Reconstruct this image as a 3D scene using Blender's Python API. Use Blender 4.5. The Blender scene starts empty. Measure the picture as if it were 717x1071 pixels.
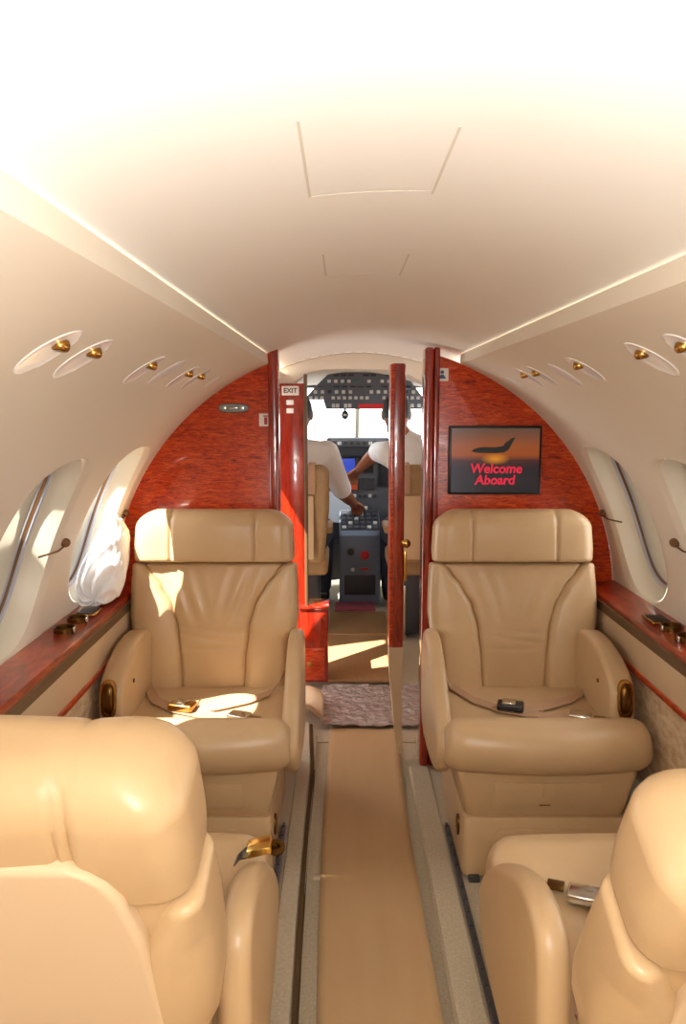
import bpy, bmesh, math, random
from mathutils import Vector, Matrix
random.seed(7)
R = math.radians
sc = bpy.context.scene
COL = sc.collection

# ------------------------------------------------------------------ helpers
class B:
    """collects shapes and links them as ONE mesh object"""
    def __init__(s): s.bm = bmesh.new()
    def _merge(s, o):
        me = bpy.data.meshes.new('tmp'); o.to_mesh(me); o.free(); s.bm.from_mesh(me); bpy.data.meshes.remove(me)
    def box(s, c, d, bev=.004, seg=2, rot=None):
        o = bmesh.new(); bmesh.ops.create_cube(o, size=1)
        bmesh.ops.scale(o, vec=d, verts=o.verts)
        if bev: bmesh.ops.bevel(o, geom=o.edges[:], offset=min(bev, min(d)*.49), segments=seg, profile=.5, affect='EDGES')
        if rot is not None: bmesh.ops.transform(o, matrix=rot.to_4x4(), verts=o.verts)
        bmesh.ops.translate(o, vec=c, verts=o.verts); s._merge(o); return s
    def prism(s, poly, fn, a, b, bev=.004, seg=2):
        """poly 2D, fn(u,v,w)->xyz, extruded w from a to b"""
        o = bmesh.new()
        va = [o.verts.new(fn(u, v, a)) for u, v in poly]; vb = [o.verts.new(fn(u, v, b)) for u, v in poly]
        n = len(poly); o.faces.new(va); o.faces.new(vb[::-1])
        for i in range(n): o.faces.new((va[i], vb[i], vb[(i+1) % n], va[(i+1) % n]))
        bmesh.ops.recalc_face_normals(o, faces=o.faces)
        if bev: 
            cap = [e for e in o.edges if any(len(f.verts) == n for f in e.link_faces)]
            bmesh.ops.bevel(o, geom=cap, offset=bev, segments=seg, profile=.5, affect='EDGES')
        s._merge(o); return s
    def loft(s, rings, cap=True, closed=True):
        bm = s.bm; vs = [[bm.verts.new(p) for p in r] for r in rings]; n = len(rings[0]); fs = []
        for a, b in zip(vs[:-1], vs[1:]):
            for i in range(n if closed else n-1):
                j = (i+1) % n
                fs.append(bm.faces.new((a[i], a[j], b[j], b[i])))
        if cap and closed: fs.append(bm.faces.new(vs[0][::-1])); fs.append(bm.faces.new(vs[-1]))
        bmesh.ops.recalc_face_normals(bm, faces=fs); return s
    def tube(s, pts, r, n=10):
        pts = [Vector(p) for p in pts]; rr = r if isinstance(r, (list, tuple)) else [r]*len(pts); rings = []
        up = Vector((0, 0, 1))
        for i, p in enumerate(pts):
            t = (pts[min(i+1, len(pts)-1)]-pts[max(i-1, 0)]).normalized()
            if abs(t.dot(up)) > .95: up = Vector((1, 0, 0)) if abs(t.x) < .9 else Vector((0, 1, 0))
            u = t.cross(up).normalized(); w = t.cross(u).normalized(); up = -w if False else up
            rings.append([p+(u*math.cos(q)+w*math.sin(q))*rr[i] for q in (2*math.pi*k/n for k in range(n))])
        return s.loft(rings)
    def ribbon(s, pts, wdir, w, th=.003):
        rings = []
        for i, p in enumerate(pts):
            p = Vector(p); wd = Vector(wdir[i] if isinstance(wdir, list) else wdir).normalized()
            t = (Vector(pts[min(i+1, len(pts)-1)])-Vector(pts[max(i-1, 0)])).normalized()
            n = t.cross(wd).normalized()
            rings.append([p+wd*w/2+n*th/2, p-wd*w/2+n*th/2, p-wd*w/2-n*th/2, p+wd*w/2-n*th/2])
        return s.loft(rings)
    def lathe(s, prof, c, axis=(0, 0, 1), n=24):
        q = Vector((0, 0, 1)).rotation_difference(Vector(axis).normalized())
        rings = [[Vector(c)+q @ Vector((max(r, 1e-4)*math.cos(a), max(r, 1e-4)*math.sin(a), z)) for a in (2*math.pi*k/n for k in range(n))] for r, z in prof]
        return s.loft(rings)
    def ell(s, c, r, n=16, m=10):
        prof = [(math.sin(math.pi*i/m), -math.cos(math.pi*i/m)) for i in range(m+1)]
        rings = [[Vector((c[0]+r[0]*max(a, 1e-3)*math.cos(2*math.pi*k/n), c[1]+r[1]*max(a, 1e-3)*math.sin(2*math.pi*k/n), c[2]+r[2]*z)) for k in range(n)] for a, z in prof]
        return s.loft(rings)
    def grid(s, fn, us, vs):
        bm = s.bm; V = [[bm.verts.new(fn(u, v)) for u in us] for v in vs]
        for j in range(len(vs)-1):
            for i in range(len(us)-1): bm.faces.new((V[j][i], V[j][i+1], V[j+1][i+1], V[j+1][i]))
        return s
    def build(s, name, mat, parent=None, ang=40, weld=False):
        if weld: bmesh.ops.remove_doubles(s.bm, verts=s.bm.verts, dist=2e-4); bmesh.ops.recalc_face_normals(s.bm, faces=s.bm.faces)
        me = bpy.data.meshes.new(name); s.bm.to_mesh(me); s.bm.free()
        for p in me.polygons: p.use_smooth = True
        me.set_sharp_from_angle(angle=R(ang))
        me.materials.append(mat)
        o = bpy.data.objects.new(name, me); COL.objects.link(o)
        if parent is not None: o.parent = parent
        return o

def tag(o, label=None, cat=None, group=None, kind=None):
    if label: o['label'] = label
    if cat: o['category'] = cat
    if group: o['group'] = group
    if kind: o['kind'] = kind
    return o
def thing(name, label, cat, loc=(0, 0, 0), rz=0, group=None):
    o = bpy.data.objects.new(name, None); COL.objects.link(o); o.empty_display_size = .05
    o.location = loc; o.rotation_euler = (0, 0, rz); return tag(o, label, cat, group)
def struct(name, b, mat, **k): return tag(b.build(name, mat, **k), kind='structure')
def copy_tree(o, parent=None):
    c = o.copy(); COL.objects.link(c)
    if parent is not None: c.parent = parent
    for ch in list(o.children): copy_tree(ch, c)
    return c
def lin(a, b, n): return [a+(b-a)*i/(n-1) for i in range(n)]
def interp(tab, h):
    if h <= tab[0][0]: return tab[0][1]
    for (a, x), (b, y) in zip(tab[:-1], tab[1:]):
        if h <= b:
            t = (h-a)/(b-a); t = t*t*(3-2*t)*.5+t*.5; return x+(y-x)*t
    return tab[-1][1]
def gs(d, w): return math.exp(-(d/w)**2)

# ------------------------------------------------------------------ materials
def srgb(r, g, b):
    f = lambda c: (c/255/12.92) if c/255 <= .04045 else ((c/255+.055)/1.055)**2.4
    return (f(r), f(g), f(b), 1)
def mat(name, col, rough=.5, metal=0, spec=.5, coat=0, noise=None, bump=None, emit=None, es=0, coat_r=.05, sheen=0):
    """noise=(scale, col2, (sx,sy,sz), contrast); bump=(scale, strength, dist)"""
    m = bpy.data.materials.new(name); m.use_nodes = True; nt = m.node_tree; N = nt.nodes; L = nt.links
    p = N['Principled BSDF']; p.inputs['Base Color'].default_value = col; p.inputs['Roughness'].default_value = rough
    p.inputs['Metallic'].default_value = metal; p.inputs['Specular IOR Level'].default_value = spec
    p.inputs['Coat Weight'].default_value = coat; p.inputs['Coat Roughness'].default_value = coat_r
    p.inputs['Sheen Weight'].default_value = sheen
    if emit: p.inputs['Emission Color'].default_value = emit; p.inputs['Emission Strength'].default_value = es
    tc = N.new('ShaderNodeTexCoord')
    if noise:
        mp = N.new('ShaderNodeMapping'); mp.inputs['Scale'].default_value = noise[2]; L.new(tc.outputs['Object'], mp.inputs['Vector'])
        n = N.new('ShaderNodeTexNoise'); n.inputs['Scale'].default_value = noise[0]; n.inputs['Detail'].default_value = 6; n.inputs['Roughness'].default_value = .62
        L.new(mp.outputs['Vector'], n.inputs['Vector'])
        r = N.new('ShaderNodeValToRGB'); c = noise[3]; r.color_ramp.elements[0].position = .5-c; r.color_ramp.elements[1].position = .5+c
        r.color_ramp.elements[0].color = col; r.color_ramp.elements[1].color = noise[1]
        L.new(n.outputs['Fac'], r.inputs['Fac']); L.new(r.outputs['Color'], p.inputs['Base Color'])
    if bump:
        n2 = N.new('ShaderNodeTexNoise'); n2.inputs['Scale'].default_value = bump[0]; n2.inputs['Detail'].default_value = 3
        L.new(tc.outputs['Object'], n2.inputs['Vector'])
        b = N.new('ShaderNodeBump'); b.inputs['Strength'].default_value = bump[1]; b.inputs['Distance'].default_value = bump[2]
        L.new(n2.outputs['Fac'], b.inputs['Height']); L.new(b.outputs['Normal'], p.inputs['Normal'])
    return m
M = {}
M['leather'] = mat('tan_leather', srgb(194, 164, 124), .33, spec=.45, noise=(7, srgb(187, 156, 116), (1, 1, 1), .2), bump=(420, .12, .001))
M['leather_shell'] = mat('tan_leather_panel', srgb(202, 176, 142), .5, spec=.35, bump=(380, .1, .001))
M['liner'] = mat('cream_headliner', srgb(224, 214, 197), .6, spec=.3, noise=(3, srgb(220, 209, 191), (1, 1, 1), .3))
M['ceiling'] = mat('cream_ceiling', srgb(234, 230, 222), .55, spec=.3, noise=(5, srgb(231, 226, 216), (1, .25, 1), .3))
M['seam'] = mat('seam_grey', srgb(206, 197, 180), .6)
M['cream'] = mat('cream_plastic', srgb(232, 224, 202), .4)
M['white'] = mat('white_plastic', srgb(250, 249, 247), .25, coat=.4)
M['blank'] = mat('pale_lilac_cover', srgb(226, 221, 220), .4)
M['grey_shade'] = mat('window_shade_grey', srgb(188, 190, 198), .5)
M['gasket'] = mat('brown_gasket', srgb(110, 74, 40), .5)
M['brass'] = mat('brass', srgb(176, 130, 66), .26, 1)
M['darkbrass'] = mat('dark_brass', srgb(112, 80, 40), .32, 1)
M['gold'] = mat('gold', srgb(220, 180, 100), .2, 1)
M['chrome'] = mat('chrome', srgb(215, 212, 205), .15, 1)
M['black'] = mat('black_plastic', srgb(24, 23, 24), .4)
M['dark'] = mat('dark_recess', srgb(40, 32, 26), .5)
M['belt'] = mat('belt_webbing', srgb(186, 150, 118), .7, noise=(90, srgb(170, 134, 104), (1, 4, 1), .3))
M['edge_trim'] = mat('dark_brown_leather_trim', srgb(96, 72, 44), .5)
M['carpet'] = mat('grey_beige_carpet', srgb(170, 154, 126), .95, spec=.1, noise=(140, srgb(196, 182, 154), (1, 1, 1), .25), bump=(500, .6, .004), sheen=.2)
M['carpet_dark'] = mat('carpet_edge_dark', srgb(84, 64, 42), .95, spec=.1)
M['runner'] = mat('tan_runner', srgb(188, 156, 114), .62, spec=.3, noise=(4, srgb(178, 144, 102), (3, .4, 1), .3))
M['entry_floor'] = mat('entry_tan_carpet', srgb(176, 138, 96), .8, spec=.2, noise=(30, srgb(160, 122, 84), (4, .3, 1), .3))
M['fabric'] = mat('patterned_sidewall_fabric', srgb(176, 146, 108), .9, noise=(9, srgb(206, 182, 148), (1, 2.4, 5), .12))
M['paper'] = mat('white_cloth', srgb(238, 238, 240), .7, bump=(40, .3, .01))
M['plastic_mat'] = mat('crinkled_grey_mauve_mat', srgb(158, 138, 128), .22, coat=.5, noise=(26, srgb(186, 168, 158), (1, 1, 1), .2), bump=(46, .9, .02))
M['pink'] = mat('pink_mat', srgb(168, 82, 96), .8)
M['ckpt_grey'] = mat('cockpit_grey', srgb(84, 88, 96), .5)
M['ckpt_blue'] = mat('pedestal_blue_grey', srgb(108, 120, 140), .5, noise=(8, srgb(98, 110, 130), (1, 1, 1), .3))
M['ckpt_dark'] = mat('cockpit_dark', srgb(48, 50, 56), .5)
M['glareshield'] = mat('glareshield_black', srgb(40, 44, 50), .7)
M['switch'] = mat('pale_switch', srgb(205, 208, 205), .4)
M['redbtn'] = mat('red_button', srgb(196, 36, 40), .4)
M['redsign'] = mat('red_annunciator', srgb(176, 30, 34), .4, emit=srgb(190, 20, 24), es=.25)
M['green'] = mat('green_caption', srgb(60, 110, 92), .4)
M['scr_blue'] = mat('cockpit_screen_blue', srgb(20, 30, 70), .2, emit=srgb(40, 70, 190), es=.8)
M['scr_dark'] = mat('cockpit_screen_dark', srgb(18, 22, 30), .15)
M['scr_red'] = mat('cockpit_screen_orange', srgb(120, 40, 20), .3, emit=srgb(190, 70, 30), es=.35)
M['fab_tan'] = mat('pilot_seat_tan', srgb(166, 138, 100), .7, noise=(30, srgb(150, 120, 84), (1, 1, 1), .3))
M['skin'] = mat('brown_skin', srgb(142, 84, 54), .5)
M['hair'] = mat('black_hair', srgb(22, 18, 16), .6, bump=(120, .6, .01))
M['shirt'] = mat('white_shirt', srgb(236, 238, 242), .8)
M['navy'] = mat('navy_trousers', srgb(34, 40, 58), .8)
M['eye'] = mat('eye_white', srgb(230, 228, 222), .2)
M['sign'] = mat('white_sign', srgb(232, 228, 220), .4)
M['signtext'] = mat('sign_text_brown', srgb(70, 40, 36), .5)
M['pict_red'] = mat('pictogram_red', srgb(170, 30, 26), .5)
M['pict_blue'] = mat('pictogram_blue', srgb(58, 76, 110), .5)
M['plate_grey'] = mat('grey_metal_plate', srgb(108, 112, 110), .3, .7)
M['rail'] = mat('steel_seat_track', srgb(92, 96, 102), .35, .8)
M['lamp_strip'] = mat('upwash_strip', (1, .9, .72, 1), .5, emit=(1, .78, .48, 1), es=.4)
M['text_red'] = mat('screen_text_red', srgb(200, 24, 60), .4, emit=srgb(215, 22, 60), es=.4)
M['jet'] = mat('jet_silhouette', srgb(24, 26, 24), .4)

def wood(name, dark, mid, light, sx, coat=.6, rough=.3):
    m = bpy.data.materials.new(name); m.use_nodes = True; N = m.node_tree.nodes; L = m.node_tree.links; p = N['Principled BSDF']
    tc = N.new('ShaderNodeTexCoord'); mp = N.new('ShaderNodeMapping'); mp.inputs['Scale'].default_value = sx
    L.new(tc.outputs['Object'], mp.inputs['Vector'])
    n = N.new('ShaderNodeTexNoise'); n.inputs['Scale'].default_value = 1; n.inputs['Detail'].default_value = 7; n.inputs['Roughness'].default_value = .68; n.inputs['Distortion'].default_value = 1.1
    L.new(mp.outputs['Vector'], n.inputs['Vector'])
    r = N.new('ShaderNodeValToRGB'); e = r.color_ramp.elements
    e[0].position = .33; e[0].color = dark; e[1].position = .68; e[1].color = light
    k = e.new(.5); k.color = mid
    L.new(n.outputs['Fac'], r.inputs['Fac']); L.new(r.outputs['Color'], p.inputs['Base Color'])
    p.inputs['Roughness'].default_value = rough; p.inputs['Coat Weight'].default_value = coat; p.inputs['Coat Roughness'].default_value = .04
    return m
M['burl'] = wood('red_burl_wood', srgb(98, 16, 4), srgb(188, 54, 12), srgb(216, 94, 30), (26, 26, 150))
M['mahogany'] = wood('polished_mahogany', srgb(92, 16, 8), srgb(146, 34, 14), srgb(168, 48, 20), (30, 30, 6), coat=.9, rough=.2)
M['ledgewood'] = wood('polished_ledge_wood', srgb(92, 16, 8), srgb(150, 42, 14), srgb(182, 74, 26), (30, 7, 30), coat=.25, rough=.3)

def glass(name):
    m = bpy.data.materials.new(name); m.use_nodes = True; N = m.node_tree.nodes; L = m.node_tree.links; N.remove(N['Principled BSDF'])
    t = N.new('ShaderNodeBsdfTransparent'); t.inputs['Color'].default_value = (.96, .97, .98, 1)
    g = N.new('ShaderNodeBsdfGlossy'); g.inputs['Roughness'].default_value = .02
    f = N.new('ShaderNodeFresnel'); f.inputs['IOR'].default_value = 1.35
    x = N.new('ShaderNodeMixShader'); L.new(f.outputs['Fac'], x.inputs['Fac']); L.new(t.outputs[0], x.inputs[1]); L.new(g.outputs[0], x.inputs[2])
    L.new(x.outputs[0], N['Material Output'].inputs['Surface']); return m
M['glass'] = glass('window_glass')

def screen_mat():
    m = bpy.data.materials.new('sunset_screen'); m.use_nodes = True; N = m.node_tree.nodes; L = m.node_tree.links; p = N['Principled BSDF']
    tc = N.new('ShaderNodeTexCoord'); sp = N.new('ShaderNodeSeparateXYZ'); L.new(tc.outputs['Generated'], sp.inputs[0])
    r = N.new('ShaderNodeValToRGB'); e = r.color_ramp.elements
    e[0].position = 0; e[0].color = srgb(30, 30, 34); e[1].position = 1; e[1].color = srgb(88, 66, 54)
    for pos, c in ((.38, srgb(34, 30, 34)), (.50, srgb(70, 32, 34)), (.58, srgb(150, 70, 22)), (.72, srgb(146, 74, 34))): k = e.new(pos); k.color = c
    L.new(sp.outputs['Z'], r.inputs['Fac'])
    g = N.new('ShaderNodeVectorMath'); g.operation = 'DISTANCE'; g.inputs[1].default_value = (.5, .5, .52); 
    mp = N.new('ShaderNodeMapping'); mp.inputs['Scale'].default_value = (1, 0, 1.8); mp.inputs['Location'].default_value = (0, .5, -.42)
    L.new(tc.outputs['Generated'], mp.inputs[0]); L.new(mp.outputs[0], g.inputs[0])
    r2 = N.new('ShaderNodeValToRGB'); r2.color_ramp.elements[0].color = (1, 1, 1, 1); r2.color_ramp.elements[1].color = (0, 0, 0, 1); r2.color_ramp.elements[1].position = .17
    L.new(g.outputs['Value'], r2.inputs['Fac'])
    r3 = N.new('ShaderNodeValToRGB'); r3.color_ramp.elements[0].color = srgb(60, 62, 70); r3.color_ramp.elements[1].color = (0, 0, 0, 1); r3.color_ramp.elements[1].position = .4
    L.new(sp.outputs['X'], r3.inputs['Fac'])
    mx = N.new('ShaderNodeMix'); mx.data_type = 'RGBA'; L.new(r2.outputs['Color'], mx.inputs['Factor']); L.new(r.outputs['Color'], mx.inputs['A']); mx.inputs['B'].default_value = srgb(225, 140, 30)
    ad = N.new('ShaderNodeMix'); ad.data_type = 'RGBA'; ad.blend_type = 'SCREEN'; ad.inputs['Factor'].default_value = .7
    L.new(mx.outputs['Result'], ad.inputs['A']); L.new(r3.outputs['Color'], ad.inputs['B'])
    L.new(ad.outputs['Result'], p.inputs['Emission Color']); p.inputs['Emission Strength'].default_value = .8
    p.inputs['Base Color'].default_value = (.01, .01, .012, 1); p.inputs['Roughness'].default_value = .25
    return m
M['sunset'] = screen_mat()

# ------------------------------------------------------------------ cabin shell
ZC = .6; RW = .85; RCEIL = .882
def W(side, y, th, r=RW): return (side*r*math.cos(R(th)), y, ZC+r*math.sin(R(th)))
WIN_Y = [2.33, 1.76, 1.19, .62, .05, -.52]; TH0, THH, HWIN, PN = 21.5, 16.8, .19, 2.6
def sup(q, n=PN): 
    c, s = math.cos(q), math.sin(q); return math.copysign(abs(c)**(2/n), c), math.copysign(abs(s)**(2/n), s)
NQ = 72
def make_wall(side):
    b = B(); g = lambda y, t: W(side, y, t)
    ys = lin(-1.3, -.805, 6)+[y for c in WIN_Y[::-1] for y in lin(c-.285, c+.285, 9)[1:]]+[2.62]
    b.grid(g, ys, lin(-44, 2, 10)); b.grid(g, ys, lin(41, 68.3, 14))
    b.grid(g, lin(-1.3, -.805, 6), lin(2, 41, 14)); b.grid(g, [2.615, 2.62], lin(2, 41, 14))
    # rolled top lip beside the ceiling slot
    b.grid(lambda y, t: W(side, y, 68.3+.25*math.sin(t*math.pi/2)+ .3*t, RW+.03*t), ys, lin(0, 1, 5))
    for c in WIN_Y:
        inner, outer = [], []
        for k in range(NQ):
            q = 2*math.pi*k/NQ; u, v = sup(q)
            inner.append((c+HWIN*u, TH0+THH*v))
            cu, cv = math.cos(q), math.sin(q); m = max(abs(cu)/.285, abs(cv)/19.5*1.0 if True else 0)
            m = max(abs(cu), abs(cv)); outer.append((c+.285*cu/m, TH0+19.5*cv/m))
        rings = []
        for i in range(7):
            t = i/6; rings.append([W(side, a[0]+(bb[0]-a[0])*t, a[1]+(bb[1]-a[1])*t, RW+(.012*(1-t*6)**2 if t < 1/6 else 0)) for a, bb in zip(inner, outer)])
        b.loft(rings, cap=False)
    return b
for side, nm in ((-1, 'wall_left'), (1, 'wall_right')):
    struct(nm, make_wall(side), M['liner'], weld=True, ang=50)
def ring(side, c, sx, r, n=PN, dth=0): return [W(side, c+HWIN*sx*sup(2*math.pi*k/NQ, n)[0], TH0+dth+THH*sx*sup(2*math.pi*k/NQ, n)[1], r) for k in range(NQ)]
wn = 0
for side in (-1, 1):
    for c in WIN_Y:
        wn += 1
        t = bpy.data.objects.new('window_%d' % wn, None); COL.objects.link(t); tag(t, kind='structure')
        B().loft([ring(side, c, 1.0, RW+.010), ring(side, c, .985, RW+.018), ring(side, c, .95, RW+.035), ring(side, c, .92, RW+.056), ring(side, c, .905, RW+.066)], cap=False).build('reveal', M['cream'], t)
        B().loft([ring(side, c, .91, RW+.064), ring(side, c, .89, RW+.062), ring(side, c, .868, RW+.066), ring(side, c, .866, RW+.074)], cap=False).build('inner_frame', M['grey_shade'], t)
        B().loft([ring(side, c, .87, RW+.072), ring(side, c, .86, RW+.070), ring(side, c, .855, RW+.073), ring(side, c, .854, RW+.077)], cap=False).build('gasket', M['gasket'], t)
        B().loft([ring(side, c, .86, RW+.074), ring(side, c, .4, RW+.075), ring(side, c, .02, RW+.076)], cap=False).build('pane', M['glass'], t)
        if side < 0 and (c < .1 or 1 < c < 1.5): B().loft([ring(side, c, .90, RW+.066), ring(side, c, .4, RW+.067), ring(side, c, .02, RW+.068)], cap=False).build('added_sun_blocker', M['cream'], t)  # opaque cover added on out-of-view left windows to block unwanted sun patches
        # thin brass rod with its little bracket on the forward jamb
        k = B()
        if c > -.2:
            p0, p1, p2 = Vector(W(side, c+.245, 20.8, RW-.006)), Vector(W(side, c+.19, 20.0, RW-.010)), Vector(W(side, c+.075, 20.4, RW-.004))
            rod = B().tube([p0, (p0*2+p1)/3-Vector((0, 0, .004)), p1, (p1+p2)/2, p2], .0026, 8).build('shade_rod', M['darkbrass'], t)
            B().ell(p0, (.012, .018, .012)).build('bracket', M['gasket'], rod)

# ceiling panel, seams
cb = B(); cb.grid(lambda y, t: W(1, y, t, RCEIL), lin(-1.3, 3.43, 40), lin(66.3, 113.7, 30)); struct('ceiling', cb, M['ceiling'])
n = 0
def ceil_strip(pts, w=.004):
    global n
    n += 1
    b = B(); rr = []
    for y, t in pts:
        q = R(t); rr.append([Vector(W(1, y+(0), t+dt, RCEIL-dr)) + Vector((0, dy, 0)) for dt, dr, dy in (((-.09, -.001, 0), (-.09, .0005, 0), (.09, .0005, 0), (.09, -.001, 0)) if abs(pts[0][1]-pts[-1][1]) < 3 else ((0, -.001, -w*.4), (0, .0003, -w*.4), (0, .0003, w*.4), (0, -.001, w*.4)))])
    b.loft(rr); struct('trim_%d' % n, b, M['seam'])
ceil_strip([(.66, 96.9), (.89, 96.9)]); ceil_strip([(.69, 88.2), (.90, 88.2)])
ceil_strip([(1.22, 96.5), (1.41, 96.5)]); ceil_strip([(1.24, 88.0), (1.44, 88.0)])
ceil_strip([(.89, t) for t in lin(96.9, 88.2, 8)], .0016); ceil_strip([(1.42, t) for t in lin(96.5, 88.0, 8)], .0014)

# upwash lamps lying in the slots beside the ceiling panel
for side, lab in ((-1, 'warm upwash strip lamp in the slot along the left edge of the ceiling'), (1, 'warm upwash strip lamp in the slot along the right edge of the ceiling')):
    o = B().tube([W(side, y, 67.3, RW+.016) for y in lin(-.9, 2.6, 8)], .003, 8).build('strip_lamp', M['lamp_strip']); tag(o, lab, 'lamp')

# rear end of the cabin (behind the camera)
struct('wall_rear', B().prism([(.9*math.cos(R(a)), ZC+.9*math.sin(R(a))) for a in range(-46, 227, 4)], lambda u, v, w: (u, w, v), -1.35, -1.3, 0), M['liner'])
# floor
fb = B(); fb.box((-.455, .78, -.03), (.57, 4.2, .06), .006); fb.box((.49, .78, -.03), (.56, 4.2, .06), .006); fb.box((.02, 2.0, -.065), (.44, 6.6, .06), 0)
fb.box((0, 4.3, -.055), (1.7, 2.85, .05), 0)
struct('floor', fb, M['carpet'])
# entry and cockpit shell ahead of the partitions
for side, nm in ((-1, 'wall_front_left'), (1, 'wall_front_right')):
    b = B(); g = lambda y, t: W(side, y, t)
    if side == 1: b.grid(g, lin(2.62, 4.3, 12), lin(-46, 68, 30))
    else:
        b.grid(g, lin(2.62, 2.93, 4), lin(-46, 68, 30)); b.grid(g, lin(3.36, 4.3, 8), lin(-46, 68, 30)); b.grid(g, lin(2.93, 3.36, 4), lin(50, 68, 8))
    # tapering side of the cockpit up to the window sill
    b.grid(lambda u, v: (side*(.85-.22*u*u), 4.3+.5*u, .0+v*1.0), lin(0, 1, 6), lin(0, 1, 6))
    struct(nm, b, M['liner'], weld=True)
AX = .027
def base(t): a = t*1.25; return Vector((AX+.66*math.sin(a)/math.sin(1.25), 4.78+.84*(math.cos(a)-math.cos(1.25))/(1-math.cos(1.25)), 1.0))
def top(t): a = t*1.25; return Vector((AX+.52*math.sin(a)/math.sin(1.25), 4.62+.52*(math.cos(a)-math.cos(1.25))/(1-math.cos(1.25)), 1.385))
struct('wall_front', B().grid(lambda t, v: base(t)*(1)+Vector((0, 0, -1.0*v)), lin(-1, 1, 25), lin(0, 1, 3)), M['ckpt_dark'])
b = B(); b.grid(lambda t, v: (Vector(W(1, 4.3, 90-62*t, RW+.02))*(1-v)+top(t)*v), lin(-1, 1, 25), lin(0, 1, 6)); struct('ceiling_front', b, M['liner'])
b = B(); b.grid(lambda y, t: W(1, y, t, RCEIL), lin(3.43, 4.32, 6), lin(60, 120, 20)); struct('ceiling_cockpit', b, M['liner'])
ws = bpy.data.objects.new('window_13', None); COL.objects.link(ws); tag(ws, kind='structure')
for s0, s1 in ((-.97, -.03), (.03, .97)):
    B().grid(lambda t, v: base(t)*(1-v)+top(t)*v, lin(s0, s1, 16), lin(.02, .98, 8)).build('windshield_pane', M['glass'], ws)
for t in (-1, 0, 1):
    B().tube([base(t), (base(t)+top(t))/2+Vector((0, .01, 0)), top(t)], .016 if t == 0 else .03, 8).build('windshield_post', M['seam'], ws)
B().tube([top(t) for t in lin(-1, 1, 20)], .02, 8).build('upper_frame', M['ckpt_dark'], ws)
# header arch between entry and cockpit
poly = [(RCEIL*1.0*math.cos(R(a)), ZC+RCEIL*math.sin(R(a))) for a in range(40, 141, 4)]
low = [(-.60, 1.16), (-.32, 1.20), (-.30, 1.30), (-.27, 1.36), (-.22, 1.395), (-.15, 1.41), (-.043, 1.413), (.1, 1.41), (.2, 1.395), (.27, 1.36), (.32, 1.30), (.34, 1.20), (.60, 1.16)]
struct('trim_8', B().prism(poly+low, lambda u, v, w: (u, w, v), 3.47, 3.54, .006), M['liner'])

# ------------------------------------------------------------------ partitions
def arch(x0, x1, r, k=30):
    pts = []
    for i in range(k+1):
        x = x0+(x1-x0)*i/k; rr = r
        pts.append((x, ZC+math.sqrt(max(rr*rr-x*x, 0))))
    return pts
def arc_th(a0, a1, r, k=40): return [(r*math.cos(R(a)), ZC+r*math.sin(R(a))) for a in lin(a0, a1, k)]
XY = lambda u, v, w: (u, w, v)
# left partition
t = thing('partition', 'red burl wood partition with arched outer edge behind the left front seat', 'partition', (-.5, 2.64, 0))
def rel(ps, x0): return [(u-x0, v) for u, v in ps]
L_ = arc_th(111, 176, RW+.002)+[(-.74, .62), (-.74, .0), (-.305, .0)]
B().prism(rel(L_, -.5), XY, -.02, .03, .002).build('panel', M['burl'], t)
B().box((.2, .0, .722), (.036, .075, 1.44), .012, 4).build('edge_moulding', M['mahogany'], t)
# right partition
t = thing('partition', 'red burl wood partition with arched outer edge behind the right front seat', 'partition', (.5, 2.64, 0))
R_ = [(.225, 0), (.74, 0), (.74, .62)]+arc_th(4, 73, RW+.002)+[(.225, 1.43)]
B().prism(rel(R_, .5), XY, -.02, .03, .002).build('panel', M['burl'], t)
B().box((-.288, 0, .722), (.03, .09, 1.44), .010, 4).box((-.262, -.016, .722), (.02, .04, 1.44), .006, 3).build('edge_moulding', M['mahogany'], t)
# folding door leaf seen edge on in the doorway
t = thing('door_leaf', 'narrow red mahogany door leaf seen edge-on between the aisle and the right partition', 'door', (.118, 2.70, 0))
B().box((0, .03, .90), (.048, .10, .99), .008, 3).build('leaf', M['mahogany'], t)
B().box((-.020, .03, .90), (.014, .104, .985), .003).build('edge_strip', M['burl'], t)
bb = B(); rings = []
for z, w, off in ((.405, .050, 0), (.30, .044, .000), (.2, .034, .004), (.1, .026, .010), (.012, .02, .016)):
    rings.append([(off-w/2+.002*math.sin(z*40), -.012, z), (off+w/2, -.016, z), (off+w/2, .06, z), (off-w/2, .06, z)])
bb.loft(rings).build('lower_cover', M['leather_shell'], t)
lt = B().lathe([(.001, 0), (.014, 0), (.016, .006), (.010, .012), (.001, .014)], (.030, -.02, .78), (0, -1, 0)).box((.028, -.018, .70), (.012, .012, .11), .004).build('latch', M['gold'], t)
B().box((.027, -.02, .53), (.008, .008, .20), .003).build('slide_bolt', M['chrome'], t)

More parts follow.
